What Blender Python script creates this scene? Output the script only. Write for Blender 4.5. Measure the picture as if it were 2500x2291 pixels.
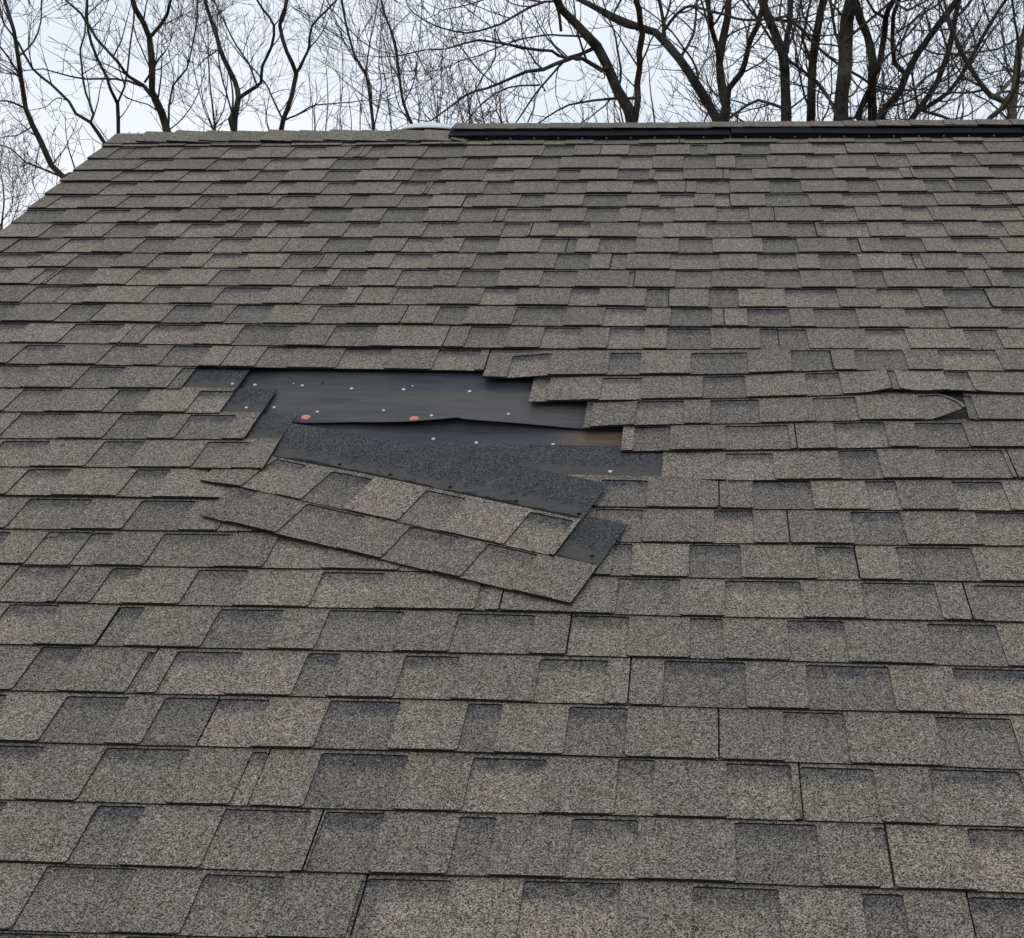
import bpy, math, random
import numpy as np
from mathutils import Vector, Matrix, noise as mnoise

for o in list(bpy.data.objects): bpy.data.objects.remove(o)
COL = bpy.context.scene.collection
SC = bpy.context.scene

# ------------------------------------------------------------------ frames of reference
# roof coordinates: u along the eave, v up the slope, w off the slope
PH = math.radians(24.0); CP, SP = math.cos(PH), math.sin(PH)
Z0 = 5.45                       # height of v = 0 (just under the ridge)
WOFF = -0.0155
VR = 0.175                      # v of the ridge line
FPX, CXP, CYP = 3253.26, 1464.66, 1138.26
EYE = (2.56003, -5.40301, 1.77716)
RM = np.array([[0.997315, -0.011516, 0.07232], [0.067566, 0.525563, -0.848068], [-0.028243, 0.850677, 0.52493]])
A = np.array([[1, 0, 0], [0, CP, -SP], [0, SP, CP]])
def R2W(u, v, w):               # roof -> world
    return (u, v * CP - w * SP, Z0 + v * SP + w * CP)
CAMW = np.array(R2W(*EYE)); RW = A @ RM
def on_roof(x, y, w=0.0):       # photo pixel -> (u, v) on the slope, used as a tape measure
    d = RM @ np.array([x - CXP, -(y - CYP), -FPX]); t = (w - EYE[2]) / d[2]
    return EYE[0] + t * d[0], EYE[1] + t * d[1]
def in_air(x, y, D):            # photo pixel -> world point D metres beyond the eye
    d = RW @ np.array([x - CXP, -(y - CYP), -FPX]); t = D / d[1]
    return Vector(CAMW + t * d)

# ------------------------------------------------------------------ camera
cd = bpy.data.cameras.new('camera'); cam = bpy.data.objects.new('camera', cd); COL.objects.link(cam)
m = Matrix.Identity(4)
for i in range(3):
    for j in range(3): m[i][j] = RW[i][j]
    m[i][3] = CAMW[i]
cam.matrix_world = m
cd.sensor_fit = 'HORIZONTAL'; cd.sensor_width = 36.0; cd.lens = FPX / 2500 * 36
cd.shift_x = (1250 - CXP) / 2500; cd.shift_y = (CYP - 1145.5) / 2500
cd.clip_start = 0.05; cd.clip_end = 2000
SC.camera = cam

# ------------------------------------------------------------------ sky and light (overcast)
SUN_EL, SUN_ROT = math.radians(48), math.radians(200)
W = bpy.data.worlds.new("World"); SC.world = W; W.use_nodes = True
nt = W.node_tree; N = nt.nodes; Lk = nt.links
for n in list(N): N.remove(n)
out = N.new('ShaderNodeOutputWorld'); bg = N.new('ShaderNodeBackground')
sky = N.new('ShaderNodeTexSky'); sky.sky_type = 'NISHITA'; sky.sun_disc = False
sky.sun_elevation = SUN_EL; sky.sun_rotation = SUN_ROT; sky.dust_density = 3
tc = N.new('ShaderNodeTexCoord'); mp = N.new('ShaderNodeMapping'); mp.inputs['Scale'].default_value = (1.3, 1.3, 3.2)
nz = N.new('ShaderNodeTexNoise'); nz.inputs['Scale'].default_value = 2.2; nz.inputs['Detail'].default_value = 5
rp = N.new('ShaderNodeValToRGB')
rp.color_ramp.elements[0].position = .3; rp.color_ramp.elements[0].color = (7.7, 8.7, 9.8, 1)
rp.color_ramp.elements[1].position = .7; rp.color_ramp.elements[1].color = (9.9, 10.3, 10.8, 1)
mx = N.new('ShaderNodeMix'); mx.data_type = 'RGBA'; mx.inputs[0].default_value = .93
Lk.new(tc.outputs['Generated'], mp.inputs[0]); Lk.new(mp.outputs[0], nz.inputs['Vector']); Lk.new(nz.outputs[0], rp.inputs[0])
Lk.new(sky.outputs[0], mx.inputs[6]); Lk.new(rp.outputs[0], mx.inputs[7])
Lk.new(mx.outputs[2], bg.inputs[0]); bg.inputs[1].default_value = 0.10; Lk.new(bg.outputs[0], out.inputs[0])
sd = bpy.data.lights.new('sun', 'SUN'); sd.energy = 0.5; sd.angle = math.radians(25); sd.color = (1, .97, .93)
so = bpy.data.objects.new('sun', sd); COL.objects.link(so)
sv = Vector((math.sin(SUN_ROT) * math.cos(SUN_EL), math.cos(SUN_ROT) * math.cos(SUN_EL), math.sin(SUN_EL)))
so.rotation_euler = sv.to_track_quat('Z', 'Y').to_euler(); so.location = (0, 0, 30)
SC.view_settings.view_transform = 'Standard'; SC.view_settings.look = 'None'
SC.view_settings.exposure = 0.0; SC.view_settings.gamma = 1.0; SC.view_settings.use_curve_mapping = False
SC.cycles.max_bounces = 5; SC.cycles.diffuse_bounces = 3

# ------------------------------------------------------------------ materials
class Mat:
    def __init__(s, name, rough=.9):
        s.m = bpy.data.materials.new(name); s.m.use_nodes = True
        s.t = s.m.node_tree; s.b = s.t.nodes['Principled BSDF']; s.b.inputs['Roughness'].default_value = rough
        s.tc = s.t.nodes.new('ShaderNodeTexCoord'); s.co = s.tc.outputs['Object']
    def n(s, t, **k):
        x = s.t.nodes.new(t)
        for a, v in k.items(): setattr(x, a, v)
        return x
    def link(s, a, b): s.t.links.new(a, b)
    def set(s, sock, v):
        if isinstance(v, bpy.types.NodeSocket): s.link(v, sock)
        else: sock.default_value = v
    def noise(s, sc, det=2, rough=.5, vec=None, out=0):
        x = s.n('ShaderNodeTexNoise'); x.inputs['Scale'].default_value = sc; x.inputs['Detail'].default_value = det
        x.inputs['Roughness'].default_value = rough; s.link(vec or s.co, x.inputs['Vector']); return x.outputs[out]
    def vor(s, sc, out='Color', vec=None):
        x = s.n('ShaderNodeTexVoronoi'); x.inputs['Scale'].default_value = sc; s.link(vec or s.co, x.inputs['Vector']); return x.outputs[out]
    def math(s, op, a, b=0.0, c=None, clamp=False):
        x = s.n('ShaderNodeMath', operation=op, use_clamp=clamp); s.set(x.inputs[0], a); s.set(x.inputs[1], b)
        if c is not None: s.set(x.inputs[2], c)
        return x.outputs[0]
    def map(s, v, a, b, c, d):
        x = s.n('ShaderNodeMapRange'); s.set(x.inputs[0], v)
        for i, q in enumerate((a, b, c, d)): s.set(x.inputs[i + 1], q)
        return x.outputs[0]
    def mix(s, f, a, b, bt='MIX'):
        x = s.n('ShaderNodeMix', data_type='RGBA', blend_type=bt); s.set(x.inputs[0], f); s.set(x.inputs[6], a); s.set(x.inputs[7], b); return x.outputs[2]
    def sep(s, c):
        x = s.n('ShaderNodeSeparateColor'); s.link(c, x.inputs[0]); return x.outputs
    def scale(s, v):
        x = s.n('ShaderNodeMapping'); x.inputs['Scale'].default_value = v; s.link(s.co, x.inputs[0]); return x.outputs[0]
    def bump(s, h, st=.5, d=.001):
        x = s.n('ShaderNodeBump'); x.inputs['Strength'].default_value = st; x.inputs['Distance'].default_value = d
        s.link(h, x.inputs['Height']); s.link(x.outputs[0], s.b.inputs['Normal'])
    def color(s, c): s.set(s.b.inputs['Base Color'], c)

def c4(r, g, b): return (r, g, b, 1)
def granules():
    M = Mat('shingle_granules', .93)
    at = M.n('ShaderNodeVertexColor', layer_name='shade'); ch = M.sep(at.outputs[0])
    tone, band, head = ch[0], ch[1], ch[2]
    v1 = M.sep(M.vor(520)); v2 = M.sep(M.vor(300)); big = M.noise(5, 3); mid = M.noise(38, 3)
    v3 = M.sep(M.vor(95)); iszone = M.math('MULTIPLY', head, band)
    # blend of granule colours from tab to tab
    cr = M.n('ShaderNodeValToRGB'); e = cr.color_ramp.elements
    e[0].position = 0; e[0].color = c4(.119, .107, .093); e[1].position = 1; e[1].color = c4(.200, .172, .136)
    x = cr.color_ramp.elements.new(.5); x.color = c4(.156, .138, .114)
    tn = M.math('ADD', tone, M.map(big, .3, .7, -.13, .13)); tn = M.math('ADD', tn, M.map(mid, .3, .7, -.18, .18), clamp=True)
    M.link(tn, cr.inputs[0])
    col = cr.outputs[0]
    bd = M.math('MULTIPLY', band, M.map(M.noise(28, 3), .35, .65, .7, 1.15), clamp=True)
    col = M.mix(bd, col, c4(.056, .054, .057))
    hc = M.mix(M.map(M.noise(14, 3), .3, .7, 0, 1), c4(.034, .037, .042), c4(.056, .059, .063))
    col = M.mix(head, col, hc)
    # individual granules
    g = M.map(M.math('POWER', v1[0], 1.25), 0, 1, .05, 2.2); g2 = M.map(v2[1], 0, 1, .7, 1.3); g3 = M.map(v3[0], 0, 1, .88, 1.12)
    gg = M.math('MULTIPLY', M.math('MULTIPLY', g, g2), g3)
    cc = M.n('ShaderNodeCombineColor')
    for i in range(3): M.link(gg, cc.inputs[i])
    col = M.mix(1.0, col, cc.outputs[0], 'MULTIPLY')
    warm = M.mix(v1[2], c4(.92, .99, 1.08), c4(1.12, 1.0, .88))
    col = M.mix(.75, col, warm, 'MULTIPLY')
    sp = M.math('MULTIPLY', M.math('GREATER_THAN', v1[1], .94), M.math('SUBTRACT', .55, M.math('MULTIPLY', head, .30)))
    col = M.mix(sp, col, c4(.36, .34, .30))
    # bare nailing strip between the tabs and the black granules
    zn = M.math('ADD', iszone, M.map(M.noise(30, 5), .3, .7, -.6, .45)); zf = M.math('MULTIPLY', M.map(zn, .35, .75, 0, .85), iszone, clamp=True)
    col = M.mix(zf, col, M.mix(M.noise(60, 3), c4(.055, .052, .047), c4(.092, .087, .077)))
    M.color(col)
    h = M.math('ADD', M.vor(430, 'Distance'), M.math('MULTIPLY', M.noise(160, 2), .6)); M.bump(h, .7, .0018)
    M.b.inputs['Specular IOR Level'].default_value = .25
    return M.m
def nailzone():
    M = Mat('bare_asphalt_strip', .8)
    n1 = M.noise(60, 4); n2 = M.noise(7, 3, vec=M.scale((1, 3, 3)))
    col = M.mix(M.map(n2, .3, .7, 0, 1), c4(.060, .057, .052), c4(.085, .080, .072)); col = M.mix(M.map(n1, .3, .7, 0, .45), col, c4(.035, .036, .04))
    M.color(col); M.bump(M.noise(300, 2), .4, .0008); return M.m
def asphalt_edge():
    M = Mat('asphalt_edge', .9); M.color(M.mix(M.noise(200, 2), c4(.010, .010, .010), c4(.030, .028, .026))); M.b.inputs['Specular IOR Level'].default_value = .05; return M.m
def felt():
    M = Mat('felt_underlayment', .5)
    st = M.noise(2.0, 3, vec=M.scale((.55, 3.2, 3.2))); st2 = M.noise(5, 3, vec=M.scale((.5, 2.2, 2.2))); fib = M.noise(420, 2)
    col = M.mix(M.map(st, .40, .60, 0, 1), c4(.023, .027, .035), c4(.066, .060, .057))  # bluish sheen of the wrinkled sheet put into the base colour as streaks
    col = M.mix(M.map(st2, .45, .75, 0, .5), col, c4(.064, .053, .045)); col = M.mix(M.map(fib, .3, .7, 0, .35), col, c4(.02, .02, .022))
    at = M.n('ShaderNodeVertexColor', layer_name='shade'); ch = M.sep(at.outputs[0])
    col = M.mix(ch[0], col, c4(.105, .072, .048)); M.color(col)
    M.bump(M.math('ADD', M.noise(12, 2, vec=M.scale((.35, 1.5, 1.5))), M.math('MULTIPLY', fib, .03)), .9, .016)
    M.b.inputs['Specular IOR Level'].default_value = .34
    return M.m
def simple(name, c1, c2, sc=40, rough=.7, metal=0, bump=0, bs=.001, det=3, vec=None, spec=.4):
    M = Mat(name, rough); M.b.inputs['Specular IOR Level'].default_value = spec; M.b.inputs['Metallic'].default_value = metal
    v = M.scale(vec) if vec else None
    nn = M.noise(sc, det, vec=v); M.color(M.mix(M.map(nn, .3, .7, 0, 1), c4(*c1), c4(*c2)))
    if bump: M.bump(nn, bump, bs)
    return M.m
def bark(name, c1, c2, c3, sc=1):
    M = Mat(name, .95)
    a = M.noise(22 * sc, 4, .65, vec=M.scale((1, 1, .22))); b = M.noise(5, 3); f = M.noise(90 * sc, 3)
    col = M.mix(M.map(a, .35, .65, 0, 1), c4(*c1), c4(*c2)); col = M.mix(M.map(b, .52, .68, 0, .75), col, c4(*c3)); col = M.mix(M.map(f, .3, .7, 0, .4), col, c4(.02, .018, .016))
    M.color(col); M.bump(a, 1.0, .03); M.b.inputs['Specular IOR Level'].default_value = .2; return M.m
GRAN, EDGE, NZ, FELT = granules(), asphalt_edge(), None, felt()
TAR = simple('torn_sealant_tar', (.010, .010, .011), (.03, .028, .026), 120, .8, bump=.5, bs=.002, spec=.08)
VENTM = simple('black_vent_plastic', (.005, .005, .006), (.010, .011, .013), 60, .75, spec=.12)
NAILM = simple('galvanised_nail', (.42, .43, .44), (.60, .60, .60), 300, .45, .3)
DARKM = simple('rusted_nail_hole', (.008, .007, .006), (.02, .015, .012), 300, .8, spec=.05)
ORANGE = simple('orange_plastic_cap', (.52, .15, .09), (.62, .21, .13), 90, .5)
CHALK = simple('chalk_line', (.13, .125, .12), (.07, .068, .066), 60, .9)
DOME = simple('white_vent_metal', (.52, .58, .60), (.66, .70, .71), 6, .35)
WHITEM = simple('painted_trim', (.55, .55, .53), (.65, .65, .62), 8, .6)
WALLM = simple('clapboard_siding', (.40, .39, .35), (.46, .45, .41), 12, .8, vec=(.2, .2, 7), bump=.3, bs=.01)
GROUNDM = simple('leaf_litter_ground', (.07, .06, .035), (.11, .085, .05), 1.5, .95, det=6, bump=.5, bs=.05)
DEBRIS = simple('dead_leaf_brown', (.10, .04, .02), (.18, .08, .04), 60, .8)
BARKD = bark('bark_dark', (.014, .012, .010), (.040, .034, .027), (.062, .064, .050))
BARKG = bark('bark_grey', (.017, .015, .012), (.052, .045, .036), (.088, .090, .070))
TWIG = simple('twig_bark', (.028, .023, .020), (.060, .048, .040), 9, .9)
TWIGL = simple('twig_bark_grey', (.060, .050, .046), (.100, .086, .076), 9, .9)
LEAF = simple('orange_dead_leaf', (.42, .17, .07), (.52, .24, .10), 60, .8)

# ------------------------------------------------------------------ mesh helpers
class MB:
    def __init__(s): s.v = []; s.f = []; s.mi = []; s.c = []
    def vert(s, p, c=(.5, 0, 0)):
        s.v.append(p); s.c.append(c); return len(s.v) - 1
    def face(s, idx, mi=0): s.f.append(idx); s.mi.append(mi)
    def build(s, name, mats, parent=None, smooth=False):
        me = bpy.data.meshes.new(name); me.from_pydata(s.v, [], s.f)
        for mt in mats: me.materials.append(mt)
        me.polygons.foreach_set('material_index', s.mi)
        at = me.color_attributes.new('shade', 'FLOAT_COLOR', 'POINT')
        at.data.foreach_set('color', np.array([(c[0], c[1], c[2], 1) for c in s.c], dtype=np.float32).ravel())
        if smooth: me.polygons.foreach_set('use_smooth', [True] * len(s.f))
        me.update(); o = bpy.data.objects.new(name, me); COL.objects.link(o)
        if parent: o.parent = parent
        return o
def empty(name, loc=(0, 0, 0)):
    o = bpy.data.objects.new(name, None); COL.objects.link(o); o.location = loc; o.empty_display_size = .2; return o
def tag(o, label=None, cat=None, group=None, kind=None):
    if label: o['label'] = label
    if cat: o['category'] = cat
    if group: o['group'] = group
    if kind: o['kind'] = kind
    return o
def put(o, parent):             # parent keeping world place
    o.parent = parent; o.matrix_parent_inverse = Matrix.Translation(-Vector(parent.location)); return o
def n1(x, y=0.0, z=0.0): return mnoise.noise(Vector((x, y, z)))

E = 0.143; LEN = 0.313; H0 = 0.0155; TB = 0.0032; TO = 0.0036
CLIP = [None]
def solid(mb, us, dfun_lo, dfun_hi, ds, mapf, bot, top, cfun, mi=0, skew=0.0, zone=False, thick_edge=True):
    """a thin solid sheet: columns us, rows between dlo and dhi (fractions ds); mapf(u,d)->(u,v,w of the bottom face)"""
    n, k = len(us), len(ds); T = []
    for i, u in enumerate(us):
        lo, hi = dfun_lo(u), dfun_hi(u); col = []
        for t in ds:
            d = lo + (hi - lo) * t; uu = u + skew * d
            a, b, w = mapf(uu, d)
            hid = CLIP[0] is not None and CLIP[0](a, b)
            col.append((mb.vert(R2W(a, b, w + top + WOFF), cfun(u, d)), mb.vert(R2W(a, b, w + bot + WOFF), (.0, 0, 1)), d, hid))
        T.append(col)
    for i in range(n - 1):
        for j in range(k - 1):
            z = mi
            if T[i][j][3] and T[i + 1][j + 1][3]: continue
            if zone and (T[i][j][2] + T[i][j + 1][2]) / 2 > zone[0] and (T[i][j][2] + T[i][j + 1][2]) / 2 < zone[1]: z = 2
            mb.face((T[i][j][0], T[i + 1][j][0], T[i + 1][j + 1][0], T[i][j + 1][0]), z)
        if not T[i][0][3]: mb.face((T[i][0][1], T[i + 1][1 - 1][1], T[i + 1][0][0], T[i][0][0]), 1)
        if not T[i][k - 1][3]: mb.face((T[i][k - 1][0], T[i + 1][k - 1][0], T[i + 1][k - 1][1], T[i][k - 1][1]), 1)
    for j in range(k - 1):
        if T[0][j][3] or T[n - 1][j][3]: continue
        mb.face((T[0][j][0], T[0][j + 1][0], T[0][j + 1][1], T[0][j][1]), 1)
        mb.face((T[n - 1][j][1], T[n - 1][j + 1][1], T[n - 1][j + 1][0], T[n - 1][j][0]), 1)

def cols(a, b, step, r=0.0):
    n = max(1, int(round((b - a) / step))); us = [a + (b - a) * i / n for i in range(n + 1)]
    if r and b - a > 4 * r:
        us = sorted(set([a, a + r * .25, a + r, b - r, b - r * .25, b] + [u for u in us if a + r * 1.2 < u < b - r * 1.2]))
    return us
def smooth(a, b, x):
    t = max(0.0, min(1.0, (x - a) / (b - a))); return t * t * (3 - 2 * t)

def shingles(mb, key, umin, umax, slots, joints, mapf, eloc, step=.02, gap=.0035, head=LEN, zone_end=.19, seed=0, tabmb=None, tabover=.014):
    """one run of laminated shingles: backing sheet + raised tabs between the slots, cut at the joints"""
    rnd = random.Random(seed * 7919 + 13)
    slots = sorted(slots); tabmb = tabmb or mb
    sk = [(rnd.uniform(-.02, .02), rnd.uniform(-.02, .02)) for _ in slots]
    kinds = []
    for _ in slots:
        q = rnd.random()
        kinds.append((rnd.uniform(.05, .3), rnd.uniform(.7, 1.0), .10) if q < .35 else ((rnd.uniform(.55, .95), rnd.uniform(.65, 1.0), 0.0) if q < .75 else (rnd.uniform(.3, .55), rnd.uniform(.4, .8), .03)))
    bounds = [umin] + sorted(j for j in joints if umin + .02 < j < umax - .02) + [umax]
    for bi in range(len(bounds) - 1):
        a = bounds[bi] + (gap / 2 if bi else 0); b = bounds[bi + 1] - (gap / 2 if bi < len(bounds) - 2 else 0)
        wj = rnd.uniform(-.0012, .0012)
        def lo(u): return wj + .0010 * n1(u * 9, key * 3.1) + .0006 * n1(u * 70, key * 5.3)
        def slot_at(u):
            best = None
            for i, s in enumerate(slots):
                c = (s[0] + s[1]) / 2; dd = abs(u - c)
                if best is None or dd < best[0]: best = (dd, i)
            return best[1] if best else None
        def cb(u, d):
            if d > eloc(u) + .007: return (.3, 1 - smooth(zone_end, zone_end + .045, d), 1.0)
            i = slot_at(u)
            if i is None: return (.5, 0, 0)
            t, bs, ba = kinds[i]; f = d / max(.05, eloc(u))
            return (t, max(ba, bs * smooth(.58, .84, f + .06 * n1(u * 25, key))), 0)
        eu = eloc((a + b) / 2)
        ds = [0, .25, .4, .5, .58, .66, .74, .82, .92, 1.0]; ds = [x * eu / head for x in ds] + [(eu + .01) / head, (zone_end) / head, (zone_end + .045) / head, 1.0]
        ds = sorted(set(min(1.0, q) for q in ds))
        us = cols(a, b, step)
        solid(mb, us, lo, lambda u: head + .0012 * n1(u * 30, key), ds, mapf, 0, TB, cb)
        # tabs
        ss = [(max(a, s[0]), min(b, s[1]), i) for i, s in enumerate(slots) if s[1] > a + .004 and s[0] < b - .004]
        ds2 = [0, .08, .35, .7, 1.0]
        edges = []; cur = a
        for s0, s1, i in ss: edges.append((cur, s0, i)); cur = s1
        edges.append((cur, b, -1))
        tones = []
        for (x0, x1, i) in edges:
            q = rnd.random(); tones.append(rnd.uniform(.28, .48) if q < .5 else (rnd.uniform(.48, .66) if q < .78 else rnd.uniform(.7, .95)))
        ntop = {i: rnd.uniform(.001, .0085) for _, _, i in ss}
        def nd(i): return -ntop.get(i, .003)
        for q, (x0, x1, i) in enumerate(edges):
            if x1 - x0 < .003: continue
            tn = tones[q]; r = .007
            def lo2(u, x0=x0, x1=x1):
                e = min(u - x0, x1 - u); c = 0
                if e < r and x1 - x0 > 4 * r: c = r - math.sqrt(max(0, r * r - (r - e) ** 2))
                return lo(u) + c * .8
            # the tab up to the top of its neighbouring notch
            top = lambda u: eloc(u) - .010
            uu = cols(x0, x1, step, r)
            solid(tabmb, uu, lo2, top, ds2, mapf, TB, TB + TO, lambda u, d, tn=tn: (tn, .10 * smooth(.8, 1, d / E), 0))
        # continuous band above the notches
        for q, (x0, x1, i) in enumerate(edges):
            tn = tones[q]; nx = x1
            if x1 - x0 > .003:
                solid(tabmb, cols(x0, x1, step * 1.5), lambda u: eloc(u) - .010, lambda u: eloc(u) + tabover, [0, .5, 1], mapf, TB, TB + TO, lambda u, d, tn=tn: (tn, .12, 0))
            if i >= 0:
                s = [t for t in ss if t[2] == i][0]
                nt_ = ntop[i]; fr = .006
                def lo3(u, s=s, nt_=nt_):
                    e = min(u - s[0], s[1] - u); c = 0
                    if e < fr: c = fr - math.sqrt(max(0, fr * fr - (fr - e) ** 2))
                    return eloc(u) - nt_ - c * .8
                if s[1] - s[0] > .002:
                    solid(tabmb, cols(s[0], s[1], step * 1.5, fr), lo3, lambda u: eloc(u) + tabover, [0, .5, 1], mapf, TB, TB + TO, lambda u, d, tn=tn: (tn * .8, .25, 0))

# ------------------------------------------------------------------ measured butt lines of the courses (photo px)
L = {0:[(300,360),(1000,357),(1700,353),(2500,347)],1:[(300,390),(1000,387),(1700,380),(2500,375)],2:[(200,419),(1000,415),(1700,414),(2500,407)],3:[(200,447),(1000,444),(1700,442),(2500,437.5)],
4:[(100,478),(1000,477),(1700,474),(2500,470)],5:[(60,512),(1000,509),(1700,507),(2500,504)],6:[(20,546),(1000,544),(1700,544),(2500,541)],7:[(0,583),(1000,581),(1700,582.6),(2500,580)],
8:[(0,620),(1000,619),(1700,620),(2500,619)],9:[(0,655),(1000,658),(1700,661),(2500,659)],10:[(0,697),(1000,702),(1700,705),(2500,704)],11:[(0,741),(1000,746),(1700,753),(2500,753.6)],
12:[(0,789),(1000,795),(1600,801),(2500,803.6)],13:[(0,839),(1000,850),(1600,856),(2500,856)],14:[(0,892),(500,897),(1180,907),(2500,911)],15:[(0,949),(450,951),(1700,972),(2500,968)],16:[(0,1008),(600,1012),(2500,1032)],17:[(0,1073),(600,1076),(1700,1098),(2500,1098)],
18:[(0,1142.5),(450,1145),(1700,1172),(2500,1174)],19:[(0,1214),(500,1221),(1600,1243),(2500,1251)],20:[(0,1294.6),(690,1303),(1600,1327),(2500,1337)],21:[(0,1379.5),(900,1394),(1600,1413),(2500,1426)],22:[(0,1473),(900,1488),(1700,1507),(2500,1522)],
23:[(0,1576),(900,1594),(1700,1611),(2500,1632)],24:[(0,1690),(900,1708),(1700,1729.5),(2500,1749.5)],25:[(0,1813),(900,1835),(1700,1857),(2500,1882)],26:[(0,1956),(900,1980),(1700,1999),(2500,2023.5)],
27:[(0,2107),(900,2140),(1700,2159),(2500,2186)],28:[(0,2275),(900,2302),(1700,2330),(2500,2362)]}
def ypx(k, x):
    p = L[k]; return float(np.interp(x, [q[0] for q in p], [q[1] for q in p]))
VL = {}
for k, p in L.items():
    q = [on_roof(x, y) for x, y in p]
    if k > 13 or k < 2: pass
    VL[k] = ([a for a, b in q], [b for a, b in q])
def vb(k, u):
    if k < 0: return .09 + .002 * n1(u * 2)
    if k in VL: return float(np.interp(u, *VL[k]))
    return vb(28, u) - (k - 28) * E
NROW = 44
UMAX = 6.6
S = {1:[(291,371),(449,490),(561,628),(721,797),(858,882),(909,961),(1045,1141),(1331,1405),(1537,1603),(1685,1727),(1808,1879),(1982,2060),(2162,2236),(2337,2399)],
2:[(357,426),(527,603),(664,755),(822,923),(1019,1090),(1141,1215),(1302,1371),(1516,1595),(1669,1747),(1794,1872),(1964,2037),(2138,2212),(2319,2379),(2470,2560)],
3:[(299,403),(461,560),(635,706),(803,882),(1014,1081),(1188,1255),(1362,1418),(1510,1586),(1599,1669),(1779,1836),(1930,2033),(2113,2194),(2227,2319),(2412,2493)],
4:[(270,337),(518,603),(682,724),(803,873),(979,1045),(1057,1090),(1190,1257),(1365,1436),(1545,1606),(1700,1782),(1877,1954),(2064,2140),(2252,2314),(2330,2408)],
5:[(149,223),(315,382),(491,560),(690,774),(858,903),(985,1059),(1139,1166),(1273,1331),(1427,1532),(1612,1695),(1744,1780),(1866,1973),(2055,2142),(2191,2278),(2379,2450)],
6:[(65,164),(243,320),(367,446),(541,578),(610,695),(764,863),(945,1048),(1130,1215),(1240,1349),(1432,1514),(1566,1649),(1749,1828),(2004,2087),(2200,2265),(2368,2484)],
7:[(131,191),(285,387),(469,550),(595,645),(677,759),(856,931),(1045,1121),(1233,1295),(1365,1443),(1559,1621),(1723,1836),(1921,1986),(1999,2115),(2200,2301),(2397,2446)],
8:[(45,125),(173,258),(355,431),(541,617),(803,912),(996,1083),(1135,1222),(1324,1387),(1390,1411),(1465,1554),(1658,1740),(1860,1944),(2067,2093),(2147,2249),(2321,2441)],
9:[(-60,104),(193,302),(387,469),(521,607),(709,789),(828,916),(967,1059),(1164,1242),(1362,1445),(1497,1532),(1638,1757),(1847,1943),(1997,2092),(2200,2245),(2348,2399)],
10:[(112,140),(151,240),(342,419),(538,615),(739,803),(833,897),(983,1074),(1130,1222),(1327,1411),(1538,1550),(1650,1737),(1865,1952),(2081,2154),(2310,2352),(2446,2540)],
11:[(92,238),(379,446),(550,667),(759,850),(972,1059),(1184,1269),(1396,1465),(1579,1632),(1730,1801),(1915,2042),(2138,2240),(2299,2401)],
12:[(-40,50),(174,262),(429,523),(578,672),(784,868),(1075,1146),(1262,1385),(1478,1579),(1638,1738),(1823,1926),(1985,2088),(2207,2303),(2441,2560)],
13:[(-30,72),(185,306),(380,505),(598,723),(821,925),(1150,1245),(1330,1420),(1490,1575),(1630,1735),(1853,1897),(1899,1969),(2110,2208),(2350,2430)],
'14L':[(67,163),(277,362),(424,518),(652,723),(842,955),(1070,1174)],
'15L':[(-20,98),(219,308),(446,478)],
'16L':[(58,156),(292,370),(491,620)],
'17L':[(51,187),(297,399),(466,578)],
'18L':[(11,125),(257,357),(509,612)],
19:[(71,178),(335,417),(1469,1582),(1837,1979),(2111,2185),(2321,2444)],
20:[(74,228),(348,480),(572,650),(1455,1571),(1743,1838),(2075,2198),(2379,2500)],
21:[(-20,31),(120,281),(402,565),(683,817),(1000,1090),(1500,1545),(1683,1808),(1988,2084),(2185,2370)],
22:[(47,174),(277,350),(487,610),(791,941),(1180,1203),(1510,1661),(1769,1953),(2100,2281),(2375,2510)],
23:[(25,147),(296,357),(540,696),(806,989),(1121,1307),(1398,1537),(1685,1765),(1921,2059),(2261,2430)],
24:[(103,203),(368,386),(437,596),(754,833),(992,1124),(1320,1485),(1622,1819),(1966,2169),(2323,2520)],
25:[(-60,22),(167,319),(406,534),(538,661),(808,981),(1144,1229),(1391,1534),(1910,2060),(2281,2466)],
26:[(-90,114),(263,467),(618,660),(788,998),(1157,1336),(1510,1599),(1773,1930),(1951,2131),(2265,2488)],
27:[(-60,20),(241,357),(551,763),(797,941),(1124,1215),(1398,1559),(1794,1993),(2131,2159),(2359,2560)],
28:[(116,337),(504,699),(886,895),(900,1103),(1280,1516),(1691,1901),(2102,2203),(2361,2600)]}
J = {1:[2062],2:[351,925,2133],3:[974,1765,2220],4:[441,1050,1675,2327],5:[1139,1781,2455],6:[600,1219,1888],7:[1302,1988],8:[1388,2094],9:[1495,2225],10:[144,1551,2403],11:[1634,2402],
12:[1767],13:[1898],'14L':[422],19:[1755],20:[1921],21:[1236,2085],22:[196,1238,2350],23:[294,1396],24:[386,1541],25:[536,1754],26:[660,1950],27:[790,2160],28:[897,2360]}
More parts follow.
